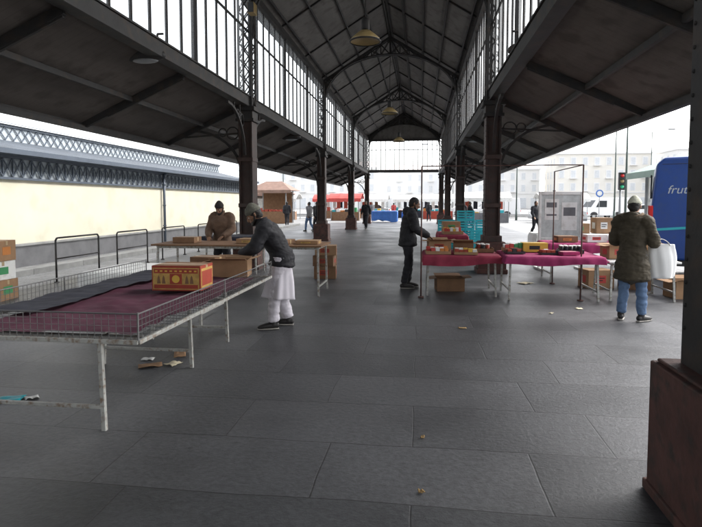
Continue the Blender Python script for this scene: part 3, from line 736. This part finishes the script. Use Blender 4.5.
tray(1.65,9.88,Z2,.32,.28,.1,['red','white','green'],'card','pack',.12); tray(2.2,9.4,Z2,.36,.26,.05,['white','cardred','navy'],'black','pack',.06); cbox(2.45,9.3,Z2,.3,.24,.05,.3,'magenta'); cbox(3.3,9.6,.67,.36,.3,.22,.2,'card',True,'red'); cbox(3.8,9.55,.67,.42,.36,.26,-.1,'card',prints='orange')
cbox(3.35,10.7,0,.5,.4,.34,.2,'card',prints='red'); cbox(4.0,10.6,0,.5,.4,.3,-.2,'carddark',True); cbox(3.0,11.6,.80,.4,.35,.12,.1,'carddark',prints='orange'); cbox(3.6,11.7,.80,.4,.35,.15,.1,'white',prints='red'); cbox(4.1,11.6,.80,.35,.35,.2,.1,'carddark',prints='gold')
tray(.85,14.2,.80,.5,.4,.1,['red','yellow','white'],'card','pack',.14); cbox(.85,14.9,.80,.45,.4,.3,.1,'card',prints='green'); cbox(1.9,15.2,0,.6,.5,.5,.1,'white',prints='blue')
cbox(4.45,9.7,0,.45,.4,.3,.1,'card',True)
cbox(.55,10.0,.0,.5,.4,.24,.1,'carddark',True); cbox(3.4,14.6,.82,.5,.4,.3,.1,'white',prints='blue'); cbox(4.1,14.7,.82,.5,.4,.25,.1,'card',prints='green'); cbox(4.7,14.7,.82,.4,.4,.4,.1,'card',prints='white'); tray(6.2,16.,.82,.8,.5,0,['orange','green','red'],'card','pack',.15)
def crate(x,y,z,w,d,h,m):
    a=Asm('plastic_crate',(x,y,z),random.uniform(-.05,.05)); p=a('shell',m,bevel=.004); w/=2;d/=2
    p.box(-w,w,-d,d,0,.015)
    for k in range(4):
        zz=.02+k*(h-.03)/3.2
        p.box(-w,w,-d,-d+.012,zz,zz+(h*.17)); p.box(-w,w,d-.012,d,zz,zz+(h*.17)); p.box(-w,-w+.012,-d+.012,d-.012,zz,zz+(h*.17)); p.box(w-.012,w,-d+.012,d-.012,zz,zz+(h*.17))
    for sx in(-1,0,1):
        for sy in(-1,1): p.box(sx*(w-.02)-.02,sx*(w-.02)+.02,sy*(d-.008)-.010,sy*(d-.008)+.010,.015,h-.004)
    a.finish()
for i,x in enumerate((.95,1.62,2.28)):
    for k in range(3 if i!=1 else 4): crate(x,19.5,k*.33,.6,.42,.32,'teal')
for k in range(2): crate(2.0,18.6,k*.33,.6,.42,.32,'teal')
def litter(x,y,w,d,rz,m,nm,sd):
    a=Asm(nm,(x,y,0),rz); a('s',m,smooth=True,solid=.002).grid(lambda u,v:((u-.5)*w,(v-.5)*d,.006+.03*abs(noise.noise(V((u*2+sd,v*2,sd))))),6,6); a.finish()
litter(-2.62,4.9,.22,.14,.5,'card','cardboard_scrap',1.3); litter(-2.42,4.98,.14,.12,1.2,'paper','paper_scrap',2.2); litter(-2.75,5.1,.12,.09,.2,'white','paper_scrap',3.1); litter(-2.5,5.3,.2,.12,2.,'card','cardboard_scrap',4.1)
litter(-3.3,3.9,.20,.14,.3,'teal','plastic_wrapper',5.2); litter(-3.15,3.95,.10,.08,.8,'white','paper_scrap',6.)
litter(.02,2.9,.035,.03,.4,'leaf','dry_leaf',7.1); litter(.03,3.6,.04,.025,1.4,'leaf','dry_leaf',8.1); litter(.55,6.9,.10,.06,.2,'leaf','dry_leaf',9.1); litter(-2.1,8.2,.15,.1,.2,'card','cardboard_scrap',1.1)
litter(2.4,8.4,.10,.07,.2,'paper','paper_scrap',9.7); litter(1.9,8.0,.06,.05,.7,'paper','paper_scrap',3.7); litter(2.1,11.,.3,.2,.7,'paper','paper_scrap',4.7)

# ================================================================ PEOPLE
human('man_in_white_tunic',(-1.80,6.66,0),math.radians(104),dict(
  hL=(-.09,-.04,.90),hR=(.09,-.03,.90),kL=(-.10,.03,.49),kR=(.11,-.03,.49),aL=(-.10,.06,.09),aR=(.12,-.13,.09),tL=(-.1,1),tR=(.15,1),
  pelvis=(0,-.05,.93),waist=(0,.0,1.06),chest=(0,.10,1.22),neck=(0,.20,1.35),head=(0,.235,1.38),
  sL=(-.175,.15,1.32),sR=(.175,.15,1.32),eL=(-.23,.28,1.07),eR=(.22,.25,1.06),wL=(-.13,.45,.97),wR=(.12,.44,.96)),H=1.70,
  jacket='jblack',trousers='tunic',hat='beanie',beard=True,kurta='tunic',headpitch=.6,bulk=.036,hem=.82,legbulk=.022,curl=.8,seed=1,wr=.015)
human('man_in_brown_jacket',(-3.88,10.2,0),math.radians(176),dict(eL=(-.25,.08,1.12),eR=(.25,.08,1.12),wL=(-.15,.30,1.0),wR=(.15,.30,.98),neck=(0,.04,1.42),head=(0,.06,1.46),chest=(0,.04,1.26)),H=1.66,
  jacket='jbrown',trousers='tdark',hat='beaniedark',beard=True,headpitch=.5,bulk=.032,seed=2,vox=.013)
human('man_in_black_jacket',(-.22,10.15,0),math.radians(-82),dict(
  kL=(-.10,.04,.49),aL=(-.10,.02,.09),kR=(.10,.0,.49),aR=(.11,-.08,.09),
  chest=(0,.04,1.26),neck=(0,.06,1.42),head=(0,.085,1.465),sL=(-.175,.05,1.38),sR=(.175,.05,1.38),eL=(-.22,.12,1.12),eR=(.22,.12,1.12),wL=(-.14,.34,1.0),wR=(.14,.36,.98)),H=1.74,
  jacket='jblack',trousers='tdark',hair=True,beard=True,headpitch=.35,bulk=.036,hem=.80,seed=3,hood=True,vox=.013,wr=.015)
human('woman_in_olive_parka',(2.86,7.66,0),math.radians(-38),dict(
  aL=(-.12,-.02,.09),aR=(.13,.03,.09),kL=(-.10,.02,.49),kR=(.12,.04,.49),hL=(-.09,0,.9),hR=(.09,0,.9),tL=(-.3,1),tR=(.35,1),
  eL=(-.25,.04,1.11),eR=(.25,.05,1.11),wL=(-.10,.27,1.10),wR=(.19,.30,1.08)),H=1.68,
  jacket='jolive',trousers='jeans',skin='skin2',hat='beaniecream',headpitch=.25,headyaw=.1,bulk=.032,hem=.60,seed=4,hood=True,fur=True,wr=.020)
a=Asm('white_carrier_bag',(3.25,7.72,0),math.radians(-12)); 
def bagf(t,an): return 1+.05*math.sin(5*an+3*t)+.04*math.sin(9*an+t*5)
b=a('bag','whitecloth',smooth=True,solid=.003); b.tube([(0,0,.58),(0,0,.62),(0,0,.85),(0,0,1.05)],[.10,.155,.175,.15],[.05,.09,.10,.035],mod=bagf,n=40,sub=6)
b.grid(lambda u,v:((u-.5)*.28,(v-.5)*.14,.60+.008*noise.noise(V((u*4,v*4,1)))),6,6)
a('handles','whitecloth',smooth=True).tube([(-.10,-.03,1.03),(-.07,-.02,1.08),(0,-.015,1.115),(.07,-.02,1.08),(.10,-.03,1.03)],[.012]*5,[.004]*5,side=(0,1,0),n=8).tube([(-.10,.03,1.03),(-.07,.02,1.08),(0,.015,1.115),(.07,.02,1.08),(.10,.03,1.03)],[.012]*5,[.004]*5,side=(0,1,0),n=8)
a.finish()
walk=dict(hL=(-.09,0,.9),kL=(-.09,.16,.51),aL=(-.09,.20,.09),hR=(.09,0,.9),kR=(.09,-.02,.49),aR=(.09,-.26,.13),eL=(-.24,-.12,1.13),wL=(-.22,-.10,.89),eR=(.24,.05,1.12),wR=(.22,.22,.93))
for (x,y,r,jk,tr,h_) in((-3.3,33,170,'jblack','tdark',1.75),(-5.6,29,40,'jblack','tdark',1.7),(-6.2,29.8,60,'jgrey','jeans',1.68),(-4.6,52,200,'jgrey','tdark',1.7),(-2.6,54,20,'jred','tdark',1.65),(2.3,30,180,'jblack','tdark',1.75),(3.0,33,100,'jblack','jeans',1.7),(8.0,30,80,'jblack','tdark',1.7),(9.5,34,-80,'jgrey','jeans',1.7),(.8,48,10,'jblack','tdark',1.72),(-9.3,37,10,'jblack','tdark',1.72),(5.6,27,200,'jblack','tdark',1.72)):
    human('pedestrian',(x,y,0),math.radians(r),walk,H=h_,jacket=jk,trousers=tr,vox=.022,seed=x)
print('people',time.time()-T0)

# ================================================================ VAN
a=Asm('delivery_van',(4.78,11.95,0),math.radians(-21)); 
prof=[(0.06,.42),(0,.9),(.03,1.6),(.10,2.42),(.24,2.55),(3.6,2.60),(4.0,2.5),(4.7,1.55),(5.45,1.25),(5.62,.9),(5.62,.42)]
a('body','vanblue',bevel=.05).prism(prof,0,1.95)
a('sill','black').box(.05,5.6,.03,1.92,.30,.418); 
gd=a('windows','glassdark',bevel=.004); gd.prism([(3.55,1.55),(3.55,2.15),(3.98,2.15),(4.45,1.55)],-.006,1.956); gd.box(-.0,.03,.25,.9,1.7,2.2)
gd.box(-.0,.03,1.05,1.7,1.7,2.2)
ld=a('livery','frieze')
cu=bpy.data.curves.new('lt','FONT'); cu.body='frutta e verdura'; cu.size=.24; cu.extrude=.001; cu.shear=.25
to=bpy.data.objects.new('lt',cu); scene.collection.objects.link(to)
me=bpy.data.meshes.new_from_object(to.evaluated_get(bpy.context.evaluated_depsgraph_get())); bpy.data.objects.remove(to)
for (ox,oz,sc) in((.30,1.80,1),):
    o=len(ld.v); ld.v+=[(v.co.x*sc+ox,-.006+v.co.z,v.co.y*sc+oz) for v in me.vertices]; ld.f+=[tuple(i+o for i in p.vertices) for p in me.polygons]
a('stripe','teal').prism([(.06,1.02),(2.7,1.25),(2.7,1.30),(.06,1.07)],-.008,-.005)
a('tail_lamps','redlamp',bevel=.01).box(-.012,.06,-.004,.10,1.05,1.55).box(-.012,.06,1.85,1.954,1.05,1.55)
a('door_seams','black').box(.95,.962,-.004,.0,.5,2.4).box(2.3,2.312,-.004,0,.5,2.4).box(3.4,3.412,-.004,0,.5,2.4).box(.2,3.4,-.004,0,2.40,2.41)
a('bumper','black',bevel=.02).box(-.09,.10,.05,1.9,.38,.58)
def wheels(a,xs,ys,r=.34):
    for x in xs:
        for y in ys:
            a('tyres','rubber',smooth=True).lathe([(.20,.0),(r-.04,0),(r,.03),(r,.17),(r-.04,.20),(.20,.20)],(x,y-.01,r),24,'Y'); a('hubs','steel').lathe([(0,.02),(.12,.015),(.2,.03),(.2,.17),(0,.17)],(x,y-.01,r),20,'Y')
        a('arches','black').prism([(x+.42*math.cos(t*math.pi/10),.42+.32*math.sin(t*math.pi/10)) for t in range(11)],-.004,-.001)
wheels(a,(1.15,4.7),(.0,1.75))
a.finish()
def car(x,y,rz,m,van=False):
    a=Asm('parked_van' if van else 'parked_car',(x,y,0),rz)
    if van:
        pr=[(0,.35),(0,.9),(.5,1.15),(1.1,1.95),(1.5,2.15),(4.7,2.15),(4.8,1.2),(4.85,.35)]; w=[(1.0,1.2),(1.35,1.85),(2.2,1.85),(2.2,1.2)]
    else:
        pr=[(0,.32),(0,.62),(.12,.78),(1.05,.92),(1.7,1.40),(2.1,1.47),(3.1,1.44),(3.75,1.02),(4.2,.95),(4.28,.6),(4.25,.32)]; w=[(1.25,.95),(1.78,1.34),(2.15,1.40),(3.05,1.37),(3.55,1.0)]
    a('body',m,bevel=.06).prism(pr,0,1.75); a('windows','glassdark').prism(w,-.006,1.756)
    a('windscreen','glassdark').prism([(1.12,.97),(1.66,1.36),(1.64,1.38),(1.10,.99)] if not van else [(.56,1.2),(1.08,1.88),(1.05,1.90),(.53,1.22)],.15,1.6)
    a('headlamps','white').box(-.015,.1,.1,.4,.6,.72).box(-.015,.1,1.35,1.65,.6,.72); a('tail_lamps','redlamp').box(4.2,4.30 if not van else 4.87,.05,.3,.7,.85).box(4.2,4.30 if not van else 4.87,1.45,1.7,.7,.85)
    wheels(a,(.8,3.4),(.0,1.55),.31); a.finish()
car(6.0,60,0,'carwhite',True); car(12,60,0,'carsilver'); car(-8,66,0,'carsilver'); car(-1,66,0,'carwhite'); car(3.8,66.5,0,'carwhite',True); car(16.5,56,.3,'carwhite',True); car(9.2,45,.1,'carsilver'); car(22,62,0,'carwhite')

# ================================================================ STREET THINGS
def lamp(x,y,h,arm=1.4,sg=-1):
    a=Asm('street_lamp',(x,y,0)); a('post','polegreen',smooth=True).cyl((0,0,0),(0,0,1.0),.11,.09,14).cyl((0,0,1.0),(0,0,h),.065,.04,12).path([(0,0,h),(sg*arm*.4,0,h+.25),(sg*arm,0,h+.3)],.03,8)
    a('head','polygrey',bevel=.02).box(min(sg*arm,sg*(arm+.6)),max(sg*arm,sg*(arm+.6)),-.12,.12,h+.22,h+.36); a.finish()
lamp(11.5,32,7.5); lamp(15,44,8); lamp(9,52,8); lamp(24,60,9,1.6,1); lamp(-16,62,8,1.5,1); lamp(2.2,62,8)
def tlight(x,y):
    a=Asm('traffic_light',(x,y,0)); a('pole','polygrey',smooth=True).cyl((0,0,0),(0,0,3.0),.05,n=12)
    a('head','black',bevel=.01).box(-.13,.13,-.2,-.06,2.2,3.0); 
    for k,m in enumerate(('green_l','lampglass','redlamp')): a('lens_%d'%k,m,smooth=True).cyl((0,-.201,2.35+.25*k),(0,-.225,2.35+.25*k),.08,n=16)
    a('hoods','black').box(-.1,.1,-.32,-.2,2.45,2.465).box(-.1,.1,-.32,-.2,2.7,2.715).box(-.1,.1,-.32,-.2,2.95,2.965); a.finish()
tlight(9.1,26); tlight(14.5,61)
def sign(x,y,m):
    a=Asm('traffic_sign',(x,y,0)); a('pole','polygrey').cyl((0,0,0),(0,0,2.7),.03,n=10); a('plate',m).cyl((0,-.035,2.4),(0,-.045,2.4),.3,n=24); a('symbol','white').cyl((0,-.046,2.4),(0,-.05,2.4),.2,n=24); a.finish()
sign(14.5,46,'blue')
a=Asm('white_signboard',(3.35,13.4,0),.08); fr=a('frame','white',bevel=.008)
fr.box(-.52,-.46,-.03,.03,0,1.88).box(.46,.52,-.03,.03,0,1.88).box(-.46,.46,-.028,.028,1.80,1.88).box(-.46,.46,-.028,.028,.72,.78)
fr.box(-.52,-.46,-.35,.35,0,.05).box(.46,.52,-.35,.35,0,.05)
a('panel','boardpale').box(-.46,.46,-.012,.012,.78,1.80); a('notices','white').box(-.38,-.05,-.018,-.0135,1.2,1.7).box(.02,.38,-.018,-.0135,.95,1.62); a('printing','jgrey').box(-.34,-.1,-.022,-.0195,1.5,1.62).box(.06,.34,-.022,-.0195,1.3,1.5).box(-.34,-.1,-.022,-.0195,1.3,1.34); a.finish()
def kiosk(x,y,w,d,h,roofm,wallm,nm='market_kiosk'):
    a=Asm(nm,(x,y,0)); 
    a('posts','polygrey').box(-w/2,-w/2+.08,-d/2,-d/2+.08,0,h).box(w/2-.08,w/2,-d/2,-d/2+.08,0,h).box(-w/2,-w/2+.08,d/2-.08,d/2,0,h).box(w/2-.08,w/2,d/2-.08,d/2,0,h)
    a('counter',wallm,bevel=.01).box(-w/2+.1,w/2-.1,-d/2+.1,-d/2+.5,0,.95); a('back_wall',wallm).box(-w/2+.1,w/2-.1,d/2-.12,d/2-.04,0,h-.05)
    e=.5; a('roof',roofm).add([(-w/2-e,-d/2-e,h),(w/2+e,-d/2-e,h),(w/2+e,d/2+e,h),(-w/2-e,d/2+e,h),(-w/4,0,h+.75),(w/4,0,h+.75)],[(0,1,5,4),(2,3,4,5),(1,2,5),(3,0,4),(3,2,1,0)])
    a('fascia',roofm,bevel=.01).box(-w/2-e,w/2+e,-d/2-e-.03,-d/2-e,h-.22,h+.02).box(-w/2-e-.03,-w/2-e,-d/2-e,d/2+e,h-.22,h+.02)
    for k in range(7): a('goods','orange' if k%2 else 'cardred').box(-w/2+.2+k*(w-.4)/7,-w/2+.2+k*(w-.4)/7+.25,-d/2+.15,-d/2+.4,.955,.955+.12+.1*random.random())
    a.finish()
kiosk(10.6,20.5,4.0,3,2.75,'greenroof','white'); kiosk(-11.6,42,2.6,2.4,2.6,'roofbrown','carddark'); kiosk(-14.6,50,4,3,2.5,'roofbrown','white')
def tent(x,y,w,m,under='black'):
    a=Asm('market_stall_awning',(x,y,0)); a('posts','polygrey').cyl((-w/2,-1.2,0),(-w/2,-1.2,2.1),.03,n=8).cyl((w/2,-1.2,0),(w/2,-1.2,2.1),.03,n=8).cyl((-w/2,1.2,0),(-w/2,1.2,2.4),.03,n=8).cyl((w/2,1.2,0),(w/2,1.2,2.4),.03,n=8)
    a('canvas',m,solid=.02).grid(lambda u,v:(-w/2-.2+(w+.4)*u,-1.5+3*v,2.05+.5*math.sin(math.pi*v)*1-.04*abs(math.sin(u*math.pi*3))),18,6)
    a('valance',m,solid=.01).grid(lambda u,v:(-w/2-.2+(w+.4)*u,-1.52,2.05-.28*v-(.05*abs(math.sin(u*math.pi*8)) if v>.5 else 0)),32,2)
    a('table',under).box(-w/2,w/2,-1.1,-.3,.0,.8)
    for k in range(int(w/.4)):
        c=random.choice(['orange','white','green','cardred','yellow','teal','black']); a('goods_'+c,c).box(-w/2+.05+k*.4,-w/2+.35+k*.4,-1.0,-.5,.805,.85+.35*random.random())
    for k in range(int(w/.7)):
        c=random.choice(['jgrey','white','navy','cardred','jbrown']); a('hung_'+c,c).box(-w/2+.2+k*.7,-w/2+.55+k*.7,.9,.96,1.1,1.9)
    a.finish()
tent(-9.3,57,3.4,'red','carddark'); tent(-5.0,58,3.0,'white','carddark'); tent(-1.2,60,3,'white','navy'); tent(-6.8,50,2.6,'red','carddark'); tent(5.4,46,3.5,'white','jgrey'); tent(-14,52,4,'white','carddark'); tent(13,52,4,'white','jgrey'); tent(1.8,56,3,'white','cardred')
table('blue_cloth_table',-4.0,-1.9,45,46.2,.95,'blue',.85,seed=20); table('blue_cloth_table',-1.5,-.4,46,47,.85,'blue',.7,seed=21)

# ================================================================ CITY
def building(x0,x1,y,d,st,m,fh=3.4,roof=True):
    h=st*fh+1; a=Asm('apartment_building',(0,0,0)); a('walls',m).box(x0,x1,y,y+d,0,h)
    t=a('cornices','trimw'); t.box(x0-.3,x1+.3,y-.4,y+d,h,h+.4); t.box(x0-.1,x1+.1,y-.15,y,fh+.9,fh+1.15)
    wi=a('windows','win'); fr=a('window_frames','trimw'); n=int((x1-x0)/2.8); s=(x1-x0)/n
    for f in range(st):
        for i in range(n):
            c=x0+s*(i+.5); z=f*fh+1.6
            if f==0: fr.box(c-1.0,c+1.0,y-.06,y-.002,.1,3.3); wi.box(c-.85,c+.85,y-.08,y-.063,.2,3.1); continue
            fr.box(c-.75,c+.75,y-.08,y-.002,z-.15,z+2.05); wi.box(c-.52,c+.52,y-.1,y-.083,z,z+1.85)
            if (i+f)%3==0: fr.box(c-1,c+1,y-.9,y-.1,z-.3,z-.18)
    nd=int(d/3)
    for xs,sg in((x0,-1),(x1,1)):
        for f in range(1,st):
            for i in range(nd):
                c=y+(i+.5)*d/nd; z=f*fh+1.6; wi.box(min(xs+sg*.01,xs+sg*.06),max(xs+sg*.01,xs+sg*.06),c-.5,c+.5,z,z+1.8)
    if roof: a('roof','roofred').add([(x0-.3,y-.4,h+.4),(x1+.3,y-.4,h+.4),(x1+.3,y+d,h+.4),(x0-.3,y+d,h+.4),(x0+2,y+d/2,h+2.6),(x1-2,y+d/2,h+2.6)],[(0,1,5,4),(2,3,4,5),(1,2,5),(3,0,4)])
    for k in range(3):
        xk=x0+(x1-x0)*(.2+.3*k); a('chimneys',m).box(xk-.3,xk+.3,y+d*.4,y+d*.4+.6,h+1,h+3.2)
    a.finish()
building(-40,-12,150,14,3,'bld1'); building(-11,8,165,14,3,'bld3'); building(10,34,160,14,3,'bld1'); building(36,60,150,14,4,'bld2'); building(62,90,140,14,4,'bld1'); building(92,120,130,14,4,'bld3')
hl=Asm('hills'); hl('h','hill',smooth=True).grid(lambda u,v:(-500+1000*u,420+120*v,(22+30*noise.noise(V((u*5,2,0)))+45*u)*math.sin(math.pi*min(1,v+.02)*.5)),60,8); hl.finish()

# ================================================================ WORLD
w=bpy.data.worlds.new('World'); scene.world=w; w.use_nodes=True; N=w.node_tree.nodes; L=w.node_tree.links
bg=N['Background']; sk=N.new('ShaderNodeTexSky'); sk.sky_type='NISHITA'; sk.sun_disc=False; EL,RO=math.radians(42),math.radians(60)
sk.sun_elevation=EL; sk.sun_rotation=RO; sk.air_density=1.0; sk.dust_density=4; sk.ozone_density=1
hs=N.new('ShaderNodeHueSaturation'); hs.inputs['Saturation'].default_value=.18; hs.inputs['Value'].default_value=4.1
L.new(sk.outputs[0],hs.inputs['Color']); L.new(hs.outputs[0],bg.inputs['Color']); bg.inputs['Strength'].default_value=.15
sd=bpy.data.lights.new('sun','SUN'); sd.energy=1.5; sd.angle=math.radians(14); sd.color=(1,.97,.93)
so=bpy.data.objects.new('sun',sd); scene.collection.objects.link(so)
dv=V((math.sin(RO)*math.cos(EL),math.cos(RO)*math.cos(EL),math.sin(EL))); so.rotation_euler=(-dv).to_track_quat('-Z','Y').to_euler(); so.location=(20,20,30)

cam=bpy.data.cameras.new('camera'); co=bpy.data.objects.new('camera',cam); scene.collection.objects.link(co)
co.location=(0,0,1.6); co.rotation_euler=(math.radians(90-3.4),0,math.radians(7.3)); cam.sensor_width=36; cam.lens=27.5; cam.shift_y=-.0405; cam.clip_end=2000; cam.clip_start=.05
scene.camera=co
scene.view_settings.view_transform='Standard'; scene.view_settings.look='None'; scene.view_settings.exposure=0
print('done',time.time()-T0)
